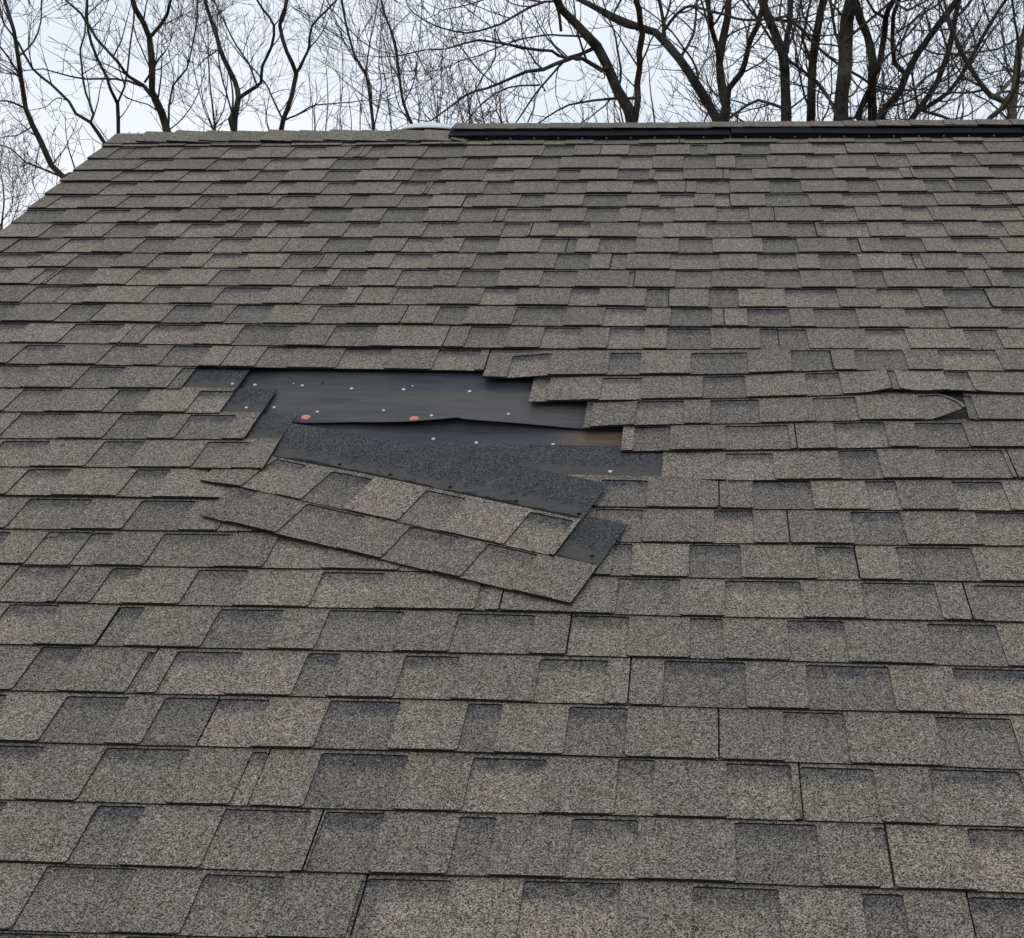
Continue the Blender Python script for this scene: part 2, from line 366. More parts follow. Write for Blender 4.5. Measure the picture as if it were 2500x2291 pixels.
# slipped / surviving shingles right of the hole: butt line and slots measured in place (px)
RT = {'14R': dict(k=14, top=851, x0=1197, bot=[(1180,927),(1240,928),(1342,922),(1700,921),(1824,919),(2020,910),(2200,909),(2500,911)], slots=[(1252,1348),(1490,1566),(1687,1824),(1930,2026),(2085,2206),(2290,2433)], joints=[2027], ty=868),
 '15R': dict(k=15, top=925, x0=1300, bot=[(1291,987),(1467,983),(1819,977),(2062,970),(2175,965),(2383,967),(2500,968)], slots=[(1300,1346),(1472,1569),(1716,1819),(1966,2049),(2166,2184),(2305,2365)], joints=[2167, 2185], ty=922),
 '16R': dict(k=16, top=985, x0=1430, bot=[(1426,1049),(1520,1045),(1670,1041),(1857,1039),(2104,1032),(2500,1032)], slots=[(1430,1448),(1555,1670),(1734,1852),(1984,2089),(2245,2330),(2346,2373)], joints=[2343], ty=985),
 '17R': dict(k=17, top=1043, x0=1520, bot=[(1517,1107),(1636,1106),(1930,1103.6),(2174,1097),(2500,1097)], slots=[(1550,1637),(1770,1924),(2035,2160),(2232,2352)], joints=[1940], ty=1046),
 '18R': dict(k=18, top=1107, x0=1617, bot=[(1616,1173),(1752,1177),(2154,1174),(2500,1173)], slots=[(1771,1886),(2046,2142),(2283,2448)], joints=[2460], ty=1108)}
def xs2u(pairs, yf):
    return [(on_roof(a, yf(a))[0], on_roof(b, yf(b))[0]) for a, b in pairs]

def rand_fill(rnd, a, b):
    r = []; x = a + rnd.uniform(.05, .2)
    while x < b - .08:
        w = rnd.choice((.06, .09, .11, .13, .16, .19)); r.append((x, min(b - .02, x + w))); x += w + rnd.choice((.09, .12, .15, .19, .22))
    return r
def row_data(k):
    rnd = random.Random(k * 31 + 5)
    key = k if k in S else (str(k) + 'L' if str(k) + 'L' in S else None)
    if key is None: 
        s = rand_fill(rnd, 0, UMAX); j0 = rnd.uniform(.1, 1.0); return s, [j0 + i for i in range(7)]
    yf = lambda x: ypx(k - 1, x) + 2
    s = xs2u(S[key], yf); js = [on_roof(x, yf(x))[0] for x in J.get(key, [])]
    return s, js
def widen_joints(js, k):
    if not js: js = [((k * .37) % 1.0)]
    out = set(js); 
    lo = min(js) - 1.0
    while lo > 0.05: out.add(lo); lo -= 1.0
    hi = max(js) + 1.0
    while hi < UMAX: out.add(hi); hi += 1.0
    return sorted(out)

# ------------------------------------------------------------------ the house and its roof
house = empty('house', R2W(2.5, -3, 0)); house.location = (2.5, -2.5, 0)
tag(house, 'brown grey shingled roof slope with a torn open patch exposing black felt', 'roof')
def hpart(mb, name, mats, smooth=False): return put(mb.build(name, mats, None, smooth), house)

def lift_fn(k):
    rnd = random.Random(k + 77); ph = rnd.uniform(0, 90); am = rnd.uniform(.001, .0035) * (1.25 if k < 8 else 1)
    def f(u): return .0008 + am * max(0, .3 + 1.6 * n1(u * 1.7, ph)) + .0009 * n1(u * 6, ph)
    return f
def std_map(k, bfun=None, extra=None, ush_fn=None):
    lf = lift_fn(k)
    def f(u, d):
        b = bfun(u) if bfun else vb(k, u)
        if ush_fn: u = ush_fn(u, d)
        w = H0 * (1 - d / LEN) + lf(u) * math.exp(-d / .05)
        if extra: e_ = extra(u, d); w += e_; b -= e_ * 1.55
        return (u, b + d, w)
    return f
GM = [GRAN, EDGE]
field = MB(); SPLIT = {}
for k in range(0, NROW):
    st = .02 if 4 < k < 30 else .03
    if k > 30: st = .05
    s, js = row_data(k)
    if k < 29 and s:
        rnd = random.Random(k * 17 + 3); lo, hi = s[0][0], s[-1][1]
        if k == 0: s = rand_fill(rnd, 0, UMAX)
        else:
            holes = []
            if lo > .25: s = rand_fill(rnd, 0, lo - .09) + s
            if hi < UMAX: s = s + rand_fill(rnd, hi + .05, UMAX)
            if k in (19, 20):
                s2 = sorted(s); g = [(s2[i][1], s2[i + 1][0]) for i in range(len(s2) - 1) if s2[i + 1][0] - s2[i][1] > .5]
                for a_, b_ in g: s = s + rand_fill(rnd, a_ + .03, b_ - .06)
    js = widen_joints(js, k)
    el = lambda u, k=k: max(.05, vb(k - 1, u) - vb(k, u))
    if k == 0: el = lambda u: .085
    if k in (14, 15, 16, 17, 18):
        ends = {14: (1197, 853), 15: (478, 899), 16: (612, 905), 17: (632, 1012), 18: (694, 1075)}
        if k == 14: ue = on_roof(1197, 853)[0] - .003
        elif k == 15: ue = (on_roof(478, 899)[0] + on_roof(440, 950)[0]) / 2
        elif k == 16: ue = on_roof(537, 1008)[0]
        elif k == 17: ue = on_roof(600, 1070)[0]
        else: ue = on_roof(661, 1137)[0]
        s = [(a, min(b, ue)) for a, b in s if a < ue - .012]
        ext = None
        if k == 18: ext = lambda u, d, ue=ue: .021 * smooth(ue - .085, ue - .01, u) * (1 - .35 * smooth(.2, .3, d)) + .0145 * smooth(ue - .21, ue - .13, u) * (1 - smooth(ue - .085, ue - .02, u)) * (1 - smooth(.05, .125, d))
        if k == 14: uh = on_roof(612, 905)[0]; ext = lambda u, d, uh=uh: -.011 * smooth(uh - .02, uh + .14, u) * (1 - d / LEN)
        ush = ue - (1.0 if k != 14 else .78)
        hd = LEN
        mf = std_map(k, None, ext)
        if ush > .1:
            js = [j for j in js if j < ush - .2]
            shingles(field, k, 0, ush - .0018, [(a, min(b, ush)) for a, b in s if a < ush], js, mf, el, st, seed=k)
        else: ush = 0
        pm = MB(); shingles(pm, k, ush + .0018, ue, [(max(a, ush), b) for a, b in s if b > ush + .004], [], mf, el, st, seed=k + 100)
        SPLIT[str(k) + 'L'] = pm
        continue
    shingles(field, k, 0, UMAX, s, js, std_map(k), el, st, seed=k, head=(.125 if k == 0 else (.20 if k == 1 else LEN)), zone_end=(.11 if k == 0 else .19))
# right of the hole
lifts = {'14R': lambda u, d: .004, '15R': None, '16R': None, '17R': lambda u, d: .003, '18R': lambda u, d: .001}
uc = on_roof(2343, 1000)[0]; ua = on_roof(2268, 1030)[0]; ud = on_roof(2400, 1030)[0]
def curl16(u, d):
    f = (1 - smooth(.09, .16, d))
    if u < uc: return .003 + .040 * smooth(ua - .02, uc + .02, u) ** 1.2 * (0.35 + .65 * math.exp(-d / .1)) * f
    return .003 + .020 * (1 - smooth(uc, ud, u)) * math.exp(-((d - .08) / .07) ** 2) * f
ub = on_roof(2180, 960)[0]
def curl15(u, d):
    return .003 + .011 * math.exp(-((u - ub) / .05) ** 2) * (1 - smooth(.1, .17, d)) + (.010 * math.exp(-((u - uc) / .09) ** 2) * math.exp(-d / .08))
def shift16(u, d):
    if u < uc: return u - .040 * smooth(.035, .13, d) * smooth(uc - .14, uc, u) ** 2
    return u + .012 * smooth(.10, .14, d) * (1 - smooth(uc, uc + .05, u))
lifts['15R'] = curl15; lifts['16R'] = curl16
for key, D in RT.items():
    k = D['k']; q = [on_roof(x, y) for x, y in D['bot']]; bu = [a for a, b in q]; bv = [b for a, b in q]
    bf = lambda u, bu=bu, bv=bv, k=k: float(np.interp(u, bu, bv)) if u <= bu[-1] else bv[-1] + (vb(k, u) - vb(k, bu[-1]))
    u0 = (on_roof(D['x0'], D['top'])[0] + q[0][0]) / 2
    sl = xs2u(D['slots'], lambda x, D=D: D['ty']); rnd = random.Random(k * 3)
    sl = [(max(a, u0), b) for a, b in sl]; sl = sl + rand_fill(rnd, max(sl[-1][1], q[-1][0]) + .03, UMAX)
    js = [on_roof(x, D['ty'])[0] for x in D['joints']]
    js = [j for j in js]; hi = max(js)
    if key == '16R': hi = hi + .3; js.append(hi)
    while hi + 1 < UMAX: hi += 1.0; js.append(hi)
    def el(u, k=k, bf=bf, key=key):
        base = vb(k - 1, u)
        if str(k - 1) + 'R' in RT_B and u > RT_B[str(k - 1) + 'R'][1]: base = RT_B[str(k - 1) + 'R'][0](u)
        return max(.06, min(.150, base - bf(u)) )
    if key == '14R': RT_B = {}
    e0 = lambda u, d, key=key, u0=u0: (lifts[key](u, d) if lifts[key] else 0)
    mf = std_map(k, bf, None, shift16 if key == '16R' else None)
    mf0 = mf
    def mf(u, d, mf0=mf0, e0=e0, u0=u0):
        a_, b_, w_ = mf0(u, d); sg = -.009 * (1 - smooth(u0 + .06, u0 + .17, u)) * (1 - d / LEN)
        return (a_, b_ - sg * 1.55, w_ + sg + e0(u, d))
    ush = min(j for j in js) if key not in ('16R', '15R') else js[1 if key == '16R' else 0]
    gp = .0035
    pm = MB(); shingles(pm, k + .5, u0, ush - .0017, [(a, min(b, ush)) for a, b in sl if a < ush - .01], [j for j in js if j < ush - .01], mf, el, .02, seed=k + 200, gap=(.012 if key == '16R' else gp))
    SPLIT[key] = pm
    shingles(field, k + .5, ush + .0017, UMAX, [(max(a, ush), b) for a, b in sl if b > ush + .01], [j for j in js if j > ush + .01], mf, el, .02, seed=k + 300)
    RT_B[key] = (bf, u0)
o = hpart(field, 'shingle_field', GM)
lab = {'14R': 'slipped shingle at the top right of the torn patch', '16R': 'shingle with a raised curled tear at its right end', '16L': 'shingle with its black upper half exposed', '15R': 'shingle with a small split in its lower edge'}
for key, pm in SPLIT.items():
    o = hpart(pm, 'shingle', GM)
    if key in lab: o['label'] = lab[key]

# --- felt underlayment: two sheets, the upper one lapping the lower
def felt_sheet(u0, u1, vlo, vhi, nu, nv, wf, cf, th=.0012):
    mb = MB(); T = []
    for i in range(nu + 1):
        u = u0 + (u1 - u0) * i / nu; c = []
        for j in range(nv + 1):
            v = vlo(u) + (vhi - vlo(u)) * (j / nv) ** 1.5; w = wf(u, v, v - vlo(u))
            c.append((mb.vert(R2W(u, v, w + WOFF), cf(u, v)), mb.vert(R2W(u, v, w - th + WOFF), cf(u, v))))
        T.append(c)
    for i in range(nu):
        for j in range(nv):
            mb.face((T[i][j][0], T[i + 1][j][0], T[i + 1][j + 1][0], T[i][j + 1][0]))
            mb.face((T[i][j][1], T[i][j + 1][1], T[i + 1][j + 1][1], T[i + 1][j][1]))
        mb.face((T[i][0][1], T[i + 1][0][1], T[i + 1][0][0], T[i][0][0]))
    return mb
seam = [on_roof(x, y, -.012) for x, y in [(600,1028),(742,1028),(850,1029),(1000,1034),(1080,1030),(1123,1025),(1128,1029),(1200,1034),(1300,1037),(1425,1043),(1600,1048)]]
su = [a for a, b in seam]; svv = [b for a, b in seam]
def wr(u, v): return .0026 * n1(u * 2.2, v * 17 + u * 1.5, 3) + .0034 * n1(u * 1.1 + v * .8, v * 9, 9) + .0006 * n1(u * 9, v * 40)
def seam_v(u): return float(np.interp(u, su, svv))
gapu0, gapu1 = on_roof(790, 1030)[0], on_roof(1400, 1036)[0]
def w_up(u, v, d):
    open_ = smooth(gapu0 - .1, gapu0 + .25, u) * (1 - smooth(gapu1 - .25, gapu1 + .05, u)) * (.75 + .6 * n1(u * 3.3, 2))
    return -.0052 + wr(u, v) + (.0030 + .0170 * open_) * math.exp(-d / .022)
def w_low(u, v, d): return -.0100 + wr(u, v) * .8
stain = on_roof(1480, 1063, -.012)
def c_up(u, v): return (0, 0, 0)
def c_lo(u, v):
    g = smooth(stain[0] - .17, stain[0] - .05, u) * smooth(stain[1] - .055, stain[1] - .02, v) * (1 - smooth(stain[1] + .03, stain[1] + .06, v))
    return (g * .9, 0, 0)
def blade(name, mb, label=None):
    o = hpart(mb, name, [FELT], True)
    if label: o['label'] = label
    return o
um = UMAX - .02
fu = blade('felt_underlayment', felt_sheet(.02, um, lambda u: seam_v(u), VR - .01, 330, 44, w_up, c_up), 'upper sheet of black felt with a lifted lower edge')
fl = blade('felt_underlayment', felt_sheet(.02, um, lambda u: -3.2, -1.9, 200, 60, w_low, c_lo), 'lower sheet of black felt')
# plywood deck under everything
mb = MB()
def box_uvw(mb, u0, u1, v0, v1, w0, w1, mi=0):
    P = [mb.vert(R2W(u, v, w)) for w in (w0, w1) for v in (v0, v1) for u in (u0, u1)]
    for f in ((0, 2, 3, 1), (4, 5, 7, 6), (0, 1, 5, 4), (2, 6, 7, 3), (0, 4, 6, 2), (1, 3, 7, 5)): mb.face(tuple(P[i] for i in f), mi)
box_uvw(mb, .01, UMAX - .01, vb(NROW - 1, 2) + .02, VR - .03, -.065, -.030)
hpart(mb, 'roof_deck', [simple('plywood', (.30, .22, .13), (.36, .27, .17), 5)])
# chalk line on the upper felt
mb = MB(); prev = None
for i in range(80):
    u = on_roof(742, 1013)[0] + i * (on_roof(1428, 1022)[0] - on_roof(742, 1013)[0]) / 79
    x = 742 + (1428 - 742) * i / 79; v = on_roof(x, 1013 + 8 * i / 79, -.016)[1]
    hw = .0011; w = w_up(u, v, v - seam_v(u)) + .0006
    a = mb.vert(R2W(u, v - hw, w + WOFF)); b = mb.vert(R2W(u, v + hw, w + WOFF))
    if prev: mb.face((prev[0], a, b, prev[1]))
    prev = (a, b)
put(mb.build('chalk_line', [CHALK]), fu)

def disc(mb, c, r, h, nseg=14, dome=.5, mi=0, tilt=(0, 0)):
    u, v, w = c; top = mb.vert(R2W(u, v, w + h)); rings = []
    for rr, hh in ((1, 0), (1, h * .55), (.6, h * .92)):
        rings.append([mb.vert(R2W(u + r * rr * math.cos(a), v + r * rr * math.sin(a), w + hh + tilt[0] * math.cos(a) + tilt[1] * math.sin(a))) for a in [2 * math.pi * i / nseg for i in range(nseg)]])
    for q in range(2):
        for i in range(nseg): mb.face((rings[q][i], rings[q][(i + 1) % nseg], rings[q + 1][(i + 1) % nseg], rings[q + 1][i]), mi)
    for i in range(nseg): mb.face((rings[2][i], rings[2][(i + 1) % nseg], top), mi)
def nail(px, py, r, parent, mat=NAILM, name='nail', h=.0034, w=None, sheet='up'):
    u, v = on_roof(px, py, -.014)
    if w is None: w = (w_up(u, v, v - seam_v(u)) if sheet == 'up' else w_low(u, v, 0))
    mb = MB(); 
    # short shank + head, standing slightly proud of the felt
    disc(mb, (u, v, w + WOFF + .0006), r, h)
    put(mb.build(name, [mat], None, True), house if parent is None else parent) if parent is None else put2(mb.build(name, [mat], None, True), parent)
def put2(o, parent): o.parent = parent; o.matrix_parent_inverse = parent.matrix_world.inverted(); return o
bpy.context.view_layer.update()
for (x, y, r) in [(737,937,.0050),(716,933,.0022),(858,944.5,.0052),(985,947,.0058),(1007,939.6,.0032),(1146,953,.0055),(774,1001.7,.0048),(936,998.5,.0048),(1053,1011.5,.0050),(1241,1008,.0048),(1128,1024,.0012)]:
    nail(x, y, r, fu)
for (x, y, r) in [(887,1063.5,.0050),(1057,1065,.0052),(1162.5,1075,.0054),(1350,1079,.0050)]:
    nail(x, y, r, fl, sheet='low')
nail(787, 932.5, .0030, fu, DARKM, 'nail_hole', .0006)
for (x, y) in [(746,1016),(1011,1020)]: nail(x, y, .0135, fu, ORANGE, 'cap_nail', .0022)
hw = lambda d: H0 * (1 - d / LEN) + TB
for (x, y, r, d) in [(569,945,.0048,.17),(623,943,.0050,.29),(603,1003.5,.0045,.16),(670,998,.0045,.29),(1490,1160,.0055,.165)]: nail(x, y, r, None, w=hw(d) - .0004)
for (x, y, r, d) in [(667,1063,.0048,.17)]: nail(x, y, r, None, DARKM, 'nail_hole', .0008, w=hw(d))

# --- loose shingle strips lying across the courses below the hole
def strip(name, A0, B0, w0, slots, label, sag, seed, eloc=.150, clip=None, headlen=.33, tilt=0.0, holes=()):
    a = np.array(on_roof(*A0, w0)); b = np.array(on_roof(*B0, w0)); e1 = (b - a); ln = np.linalg.norm(e1); e1 /= ln; e2 = np.array([-e1[1], e1[0]])
    def mf(s, d):
        p = a + e1 * s + e2 * d; return (p[0], p[1], w0 - WOFF + sag(s, d) + .0008 * n1(s * 5, d * 6, seed))
    sl = []
    for (x0, y0, x1, y1) in slots:
        s0 = float((np.array(on_roof(x0, y0, w0)) - a) @ e1); s1 = float((np.array(on_roof(x1, y1, w0)) - a) @ e1); sl.append((s0, s1))
    base, tabs = MB(), MB()
    root = empty(name, R2W(a[0] + e1[0] * .5, a[1] + e1[1] * .5, w0))
    el = lambda s: eloc
    CLIP[0] = clip
    shingles(base, seed, 0, ln, sl, [], mf, el, .02, head=headlen, zone_end=.190, seed=seed, tabmb=tabs, tabover=.007)
    put2_ = lambda o: (setattr(o, 'parent', root), setattr(o, 'matrix_parent_inverse', Matrix.Translation(-Vector(root.location))))
    ob = base.build('backing_sheet', GM); put2_(ob)
    ot = tabs.build('tab_layer', GM); put2_(ot); CLIP[0] = None
    # torn tar line of the old sealant along the top of the tabs
    tm = MB(); prev = None; n = 240
    for i in range(n + 1):
        q_ = mf(.01 + (ln - .02) * i / n, .165)
        if clip and q_[0] < ue18 + .004 and q_[1] > vb(18, q_[0]): continue
        s = .01 + (ln - .02) * i / n; th = max(.0012, .0080 + .0220 * n1(s * 6, seed) + .009 * n1(s * 26, seed))
        d0 = eloc + .0105 + .0015 * n1(s * 11, 4); u1, v1, ww = mf(s, d0); u2, v2, w2 = mf(s, d0 + th)
        p = (tm.vert(R2W(u1, v1, ww + WOFF + TB + TO + .0002)), tm.vert(R2W(u2, v2, w2 + WOFF + TB + .0016)))
        if prev: tm.face((prev[0], p[0], p[1], prev[1]))
        prev = p
    o = tm.build('sealant_line', [TAR]); put2_(o)
    for s in holes:
        u, v, w = mf(s, .180 + .006 * n1(s * 9, 1)); hm = MB(); disc(hm, (u, v, w + WOFF + TB + .0006), .0052, .0014); o = hm.build('nail_hole', [DARKM], None, True); put2_(o)
    tag(root, label, 'loose shingle', 'loose shingles lying below the torn patch')
    return root
ue18 = on_roof(661, 1137)[0]
def under18(a, b): return a < ue18 - .010 and b > vb(18, a) + .020
strip('loose_shingle', (488, 1264), (1394, 1482), .008, [(565,1195,639,1204),(758,1232,901,1262),(1006,1291,1126,1317),(1192,1337,1314,1363)],
      'lower loose shingle strip lying askew, its right end reaching furthest down the slope',
      lambda s, d: .004 * smooth(.3, .0, s) * 0 - .0045 * smooth(.12, .26, d) * (1 - smooth(.35, .65, s)) + .003 * math.exp(-d / .05) * (.5 + n1(s * 2.4, 4)) + .003, 501, eloc=.141, clip=under18, holes=(.955,))
strip('loose_shingle', (486, 1170), (1351, 1363), .0160, [(667,1127,745,1143),(809,1157,911,1176),(1040,1204,1137,1224),(1290,1262,1396,1286)],
      'upper loose shingle strip, its long black upper half exposed just below the felt',
      lambda s, d: -.0055 * (1 - smooth(.14, .42, s)) * smooth(.05, .13, d) * smooth(.0, .12, s) - .0095 * (1 - smooth(.01, .13, s)) + .0025 * math.exp(-d / .05) * (.5 + n1(s * 2.7, 8)), 502, clip=under18, holes=(.30, .45, .62, .80, .965))

# --- ridge cap, ridge vent, back slope
def fold_sheet(mb, x0, x1, half, w_left, w_right, th, tone, nseg=4, back=True, vr=VR, jag=0):
    prof = [(-half, 0), (-half * .66, 0), (-half * .33, 0), (-.012, 0), (0, 1), (.012, 2), (half * .5, 2), (half, 2)]
    T = []
    for i in range(nseg + 1):
        t = i / nseg; u = x0 + (x1 - x0) * t; wl = w_left + (w_right - w_left) * t; c = []
        for (s, q) in prof:
            pts = []
            for dw in (wl, wl + th):
                if s <= 0: p = R2W(u + jag * (1 - abs(s) / half) * 0, vr + s + (dw * .0), dw) if s < -.012 else R2W(u, vr + s, dw * 1.0 + (0 if s < 0 else .0012))
                else:
                    a_ = R2W(u, vr, 0); p = (u, a_[1] + s * CP + dw * SP, a_[2] - s * SP + dw * CP)
                    if s == .012: pass
                pts.append(p)
            if s == 0: y = R2W(u, vr, 0); pts = [(u, y[1], y[2] + wl * 1.05), (u, y[1], y[2] + (wl + th) * 1.06)]
            c.append((mb.vert(pts[1], (tone, .05, 0)), mb.vert(pts[0], (0, 0, 1))))
        T.append(c)
    n = len(prof)
    for i in range(nseg):
        for j in range(n - 1):
            mb.face((T[i][j][0], T[i + 1][j][0], T[i + 1][j + 1][0], T[i][j + 1][0])); mb.face((T[i][j][1], T[i][j + 1][1], T[i + 1][j + 1][1], T[i + 1][j][1]), 1)
        mb.face((T[i][0][1], T[i + 1][0][1], T[i + 1][0][0], T[i][0][0]), 1); mb.face((T[i][n - 1][0], T[i + 1][n - 1][0], T[i + 1][n - 1][1], T[i][n - 1][1]), 1)
    for j in range(n - 1):
        mb.face((T[0][j][1], T[0][j][0], T[0][j + 1][0], T[0][j + 1][1]), 1); mb.face((T[nseg][j][0], T[nseg][j][1], T[nseg][j + 1][1], T[nseg][j + 1][0]), 1)
rnd = random.Random(4)
UV0 = on_roof(1099, 340)[0]; UV1 = on_roof(1780, 340)[0]; UV2 = on_roof(1785, 340)[0]; UV3 = on_roof(2496, 333)[0]
mb = MB(); u = .004
while u < UV0 + .02:
    fold_sheet(mb, u, min(u + .27, UV0 + .08), .128 + rnd.uniform(-.005, .005), (.005 if u < .05 else .0125) + rnd.uniform(0, .005), .002, .005, rnd.uniform(.3, .75), vr=VR + .002 * math.sin(u * 3)); u += .137
capL = hpart(mb, 'ridge_cap', [GRAN, EDGE]); capL['label'] = 'folded cap shingles along the left end of the ridge'
mb = MB(); u = UV0 + .01; i = 0
while u < UMAX - .1:
    fold_sheet(mb, u, u + .27, .056 + rnd.uniform(-.004, .003), .0370 + rnd.uniform(0, .002) + .0015 * math.sin(u * 2), .0325, .0035, rnd.uniform(.2, .5)); u += .1375
o = hpart(mb, 'ridge_cap', [GRAN, EDGE]); o['label'] = 'cap shingles nailed on top of the black ridge vent'
def vent(u0, u1, tl, tr, label):
    mb = MB(); T = []; n = 24
    for i in range(n + 1):
        t = i / n; u = u0 + (u1 - u0) * t; hgt = tl + (tr - tl) * t + .0012 * math.sin(t * 9); c = []
        for (s, w) in ((-.105, .003), (-.105, hgt - .004), (-.110, hgt - .004), (-.110, hgt), (0, hgt + .004)):
            c.append(mb.vert(R2W(u, VR + s, w)))
        for (s, w) in ((.110, hgt), (.110, hgt - .004), (.105, hgt - .004), (.105, 0)):
            a_ = R2W(u, VR, 0); c.append(mb.vert((u, a_[1] + s * CP + w * SP, a_[2] - s * SP + w * CP)))
        T.append(c)
    for i in range(n):
        for j in range(8): mb.face((T[i][j], T[i + 1][j], T[i + 1][j + 1], T[i][j + 1]))
    mb.face(tuple(T[0])); mb.face(tuple(reversed(T[n])))
    o = hpart(mb, 'ridge_vent', [VENTM]); o['label'] = label
    x = u0 + .06
    while x < u1 - .02:
        hm = MB(); c0 = (x, VR - .1055, .008); 
        P = [hm.vert(R2W(x + .0035 * math.cos(a), VR - .1075, .011 + .0035 * math.sin(a))) for a in [i * math.pi / 4 for i in range(8)]]; Q = [hm.vert(R2W(x + .0035 * math.cos(a), VR - .1045, .011 + .0035 * math.sin(a))) for a in [i * math.pi / 4 for i in range(8)]]
        hm.face(tuple(reversed(P)))
        for i in range(8): hm.face((P[i], P[(i + 1) % 8], Q[(i + 1) % 8], Q[i]))
        b = hm.build('vent_nail', [simple('dull_nail', (.16, .17, .18), (.22, .23, .24), 100) if 'dull_nail' not in bpy.data.materials else bpy.data.materials['dull_nail']]); put2(b, o); x += .1016
    return o
bpy.context.view_layer.update()
vent(UV0, UV1, .027, .024, 'left length of black plastic ridge vent')
vent(UV2, UV3, .031, .024, 'middle length of black plastic ridge vent, its left end standing proud')
vent(UV3 + .006, UMAX - .05, .030, .025, 'right length of black plastic ridge vent')
# back slope in overlapping slabs
mb = MB(); yr = R2W(0, VR, 0)
def back(u, s, w): return (u, yr[1] + s * CP + w * SP, yr[2] - s * SP + w * CP)
for i in range(46):
    s0, s1 = .06 + i * E, .06 + (i + 1) * E + .01; T = []
    q = [mb.vert(back(u, s, w), (.35 + .3 * (i % 3) / 2, .0, 0)) for (s, w) in ((s0, -.006), (s1, .0), (s1, -.008)) for u in (.0, UMAX)]
    mb.face((q[0], q[1], q[3], q[2])); mb.face((q[2], q[3], q[5], q[4]), 1)
o = hpart(mb, 'back_slope', [GRAN, EDGE])
# gable walls, eave walls, rake boards
ve = vb(NROW - 1, 2.5); yb = R2W(0, ve + .35, -.07); yt = R2W(0, VR, -.07); yk = back(0, 6.1, -.07)
for uu in (.22, UMAX - .34):
    mb = MB(); a = [mb.vert((uu + du, y, z)) for du in (0, .12) for (y, z) in ((yb[1], 0), (yb[1], yb[2]), (yt[1], yt[2]), (yk[1], yk[2]), (yk[1], 0))]
    mb.face((a[0], a[1], a[2], a[3], a[4])); mb.face((a[9], a[8], a[7], a[6], a[5]))
    for i in range(5): mb.face((a[i], a[5 + i], a[5 + (i + 1) % 5], a[(i + 1) % 5]))
    hpart(mb, 'gable_wall', [WALLM])
for y, z in ((yb[1], yb[2]), (yk[1] - .1, yk[2])):
    mb = MB(); p = [mb.vert((x, yy, zz)) for x in (.345, UMAX - .345) for yy in (y, y + .1) for zz in (0, z - .03)]
    for f in ((0, 1, 3, 2), (4, 6, 7, 5), (0, 4, 5, 1), (2, 3, 7, 6), (1, 5, 7, 3)): mb.face(tuple(p[i] for i in f))
    hpart(mb, 'eave_wall', [WALLM])
for a_ in (.018, UMAX - .04): mb = MB(); box_uvw(mb, a_, a_ + .022, ve, VR - .02, -.20, -.066); hpart(mb, 'rake_board', [WHITEM])

# --- round white attic vent on the back slope
dv = empty('roof_vent'); cpos = in_air(1050, 320, CAMW[1] * 0 + (yr[1] + .42) - CAMW[1]); 
base_z = yr[2] - .42 * math.tan(PH); dv.location = (cpos.x, cpos.y, base_z)
def ring_mesh(prof, n=48, name='x', mats=None, smooth=True):
    mb = MB(); T = []
    for i in range(n):
        a = 2 * math.pi * i / n; T.append([mb.vert((r * math.cos(a), r * math.sin(a), z)) for r, z in prof])
    for i in range(n):
        for j in range(len(prof) - 1): mb.face((T[i][j], T[(i + 1) % n][j], T[(i + 1) % n][j + 1], T[i][j + 1]))
    return mb.build(name, mats, dv, smooth)
RZ = in_air(1050, 318.0, cpos.y - CAMW[1] - .12).z - base_z + .012
RD = .134
tilt = 0.0
prof = [(RD - .006, RZ - .003), (RD, RZ - .004), (RD + .002, RZ + .001), (RD - .001, RZ + .005), (RD * .965, RZ + .007), (RD * .9, RZ + .0125), (RD * .75, RZ + .021), (RD * .5, RZ + .029), (RD * .25, RZ + .033), (.001, RZ + .0345)]
ring_mesh(prof, name='cap', mats=[DOME])
ring_mesh([(RD * .8, -.05), (RD * .8, RZ - .001), (RD * .9, RZ + .004), (.001, RZ + .004)], name='throat', mats=[VENTM])
tag(dv, 'round white roof vent cap peeking over the ridge beside the black ridge vent', 'roof vent')

# --- bits of debris on the slope
def bit(x, y, s, label, nm='dead_leaf'):
    u, v = on_roof(x, y); rn = random.Random(int(x)); mb = MB(); c = mb.vert((0, 0, s * .25)); P = []
    for i in range(9):
        a = 2 * math.pi * i / 9; r = s * rn.uniform(.5, 1.0); P.append(mb.vert((r * math.cos(a), r * .6 * math.sin(a), s * rn.uniform(0, .35))))
    for i in range(9): mb.face((c, P[i], P[(i + 1) % 9]))
    o = mb.build(nm, [DEBRIS]); o.location = R2W(u, v, .009); o.rotation_euler = (PH, 0, rn.uniform(0, 3)); tag(o, label, 'dead leaf')
bit(1957, 2043, .008, 'tiny brown scrap of dead leaf on a dark shingle slot near the bottom right')

# ------------------------------------------------------------------ ground
mb = MB(); q = [mb.vert((x, y, 0)) for x, y in ((-400, -400), (400, -400), (400, 900), (-400, 900))]; mb.face(tuple(q))
g = mb.build('ground', [GROUNDM]); tag(g, kind='structure')

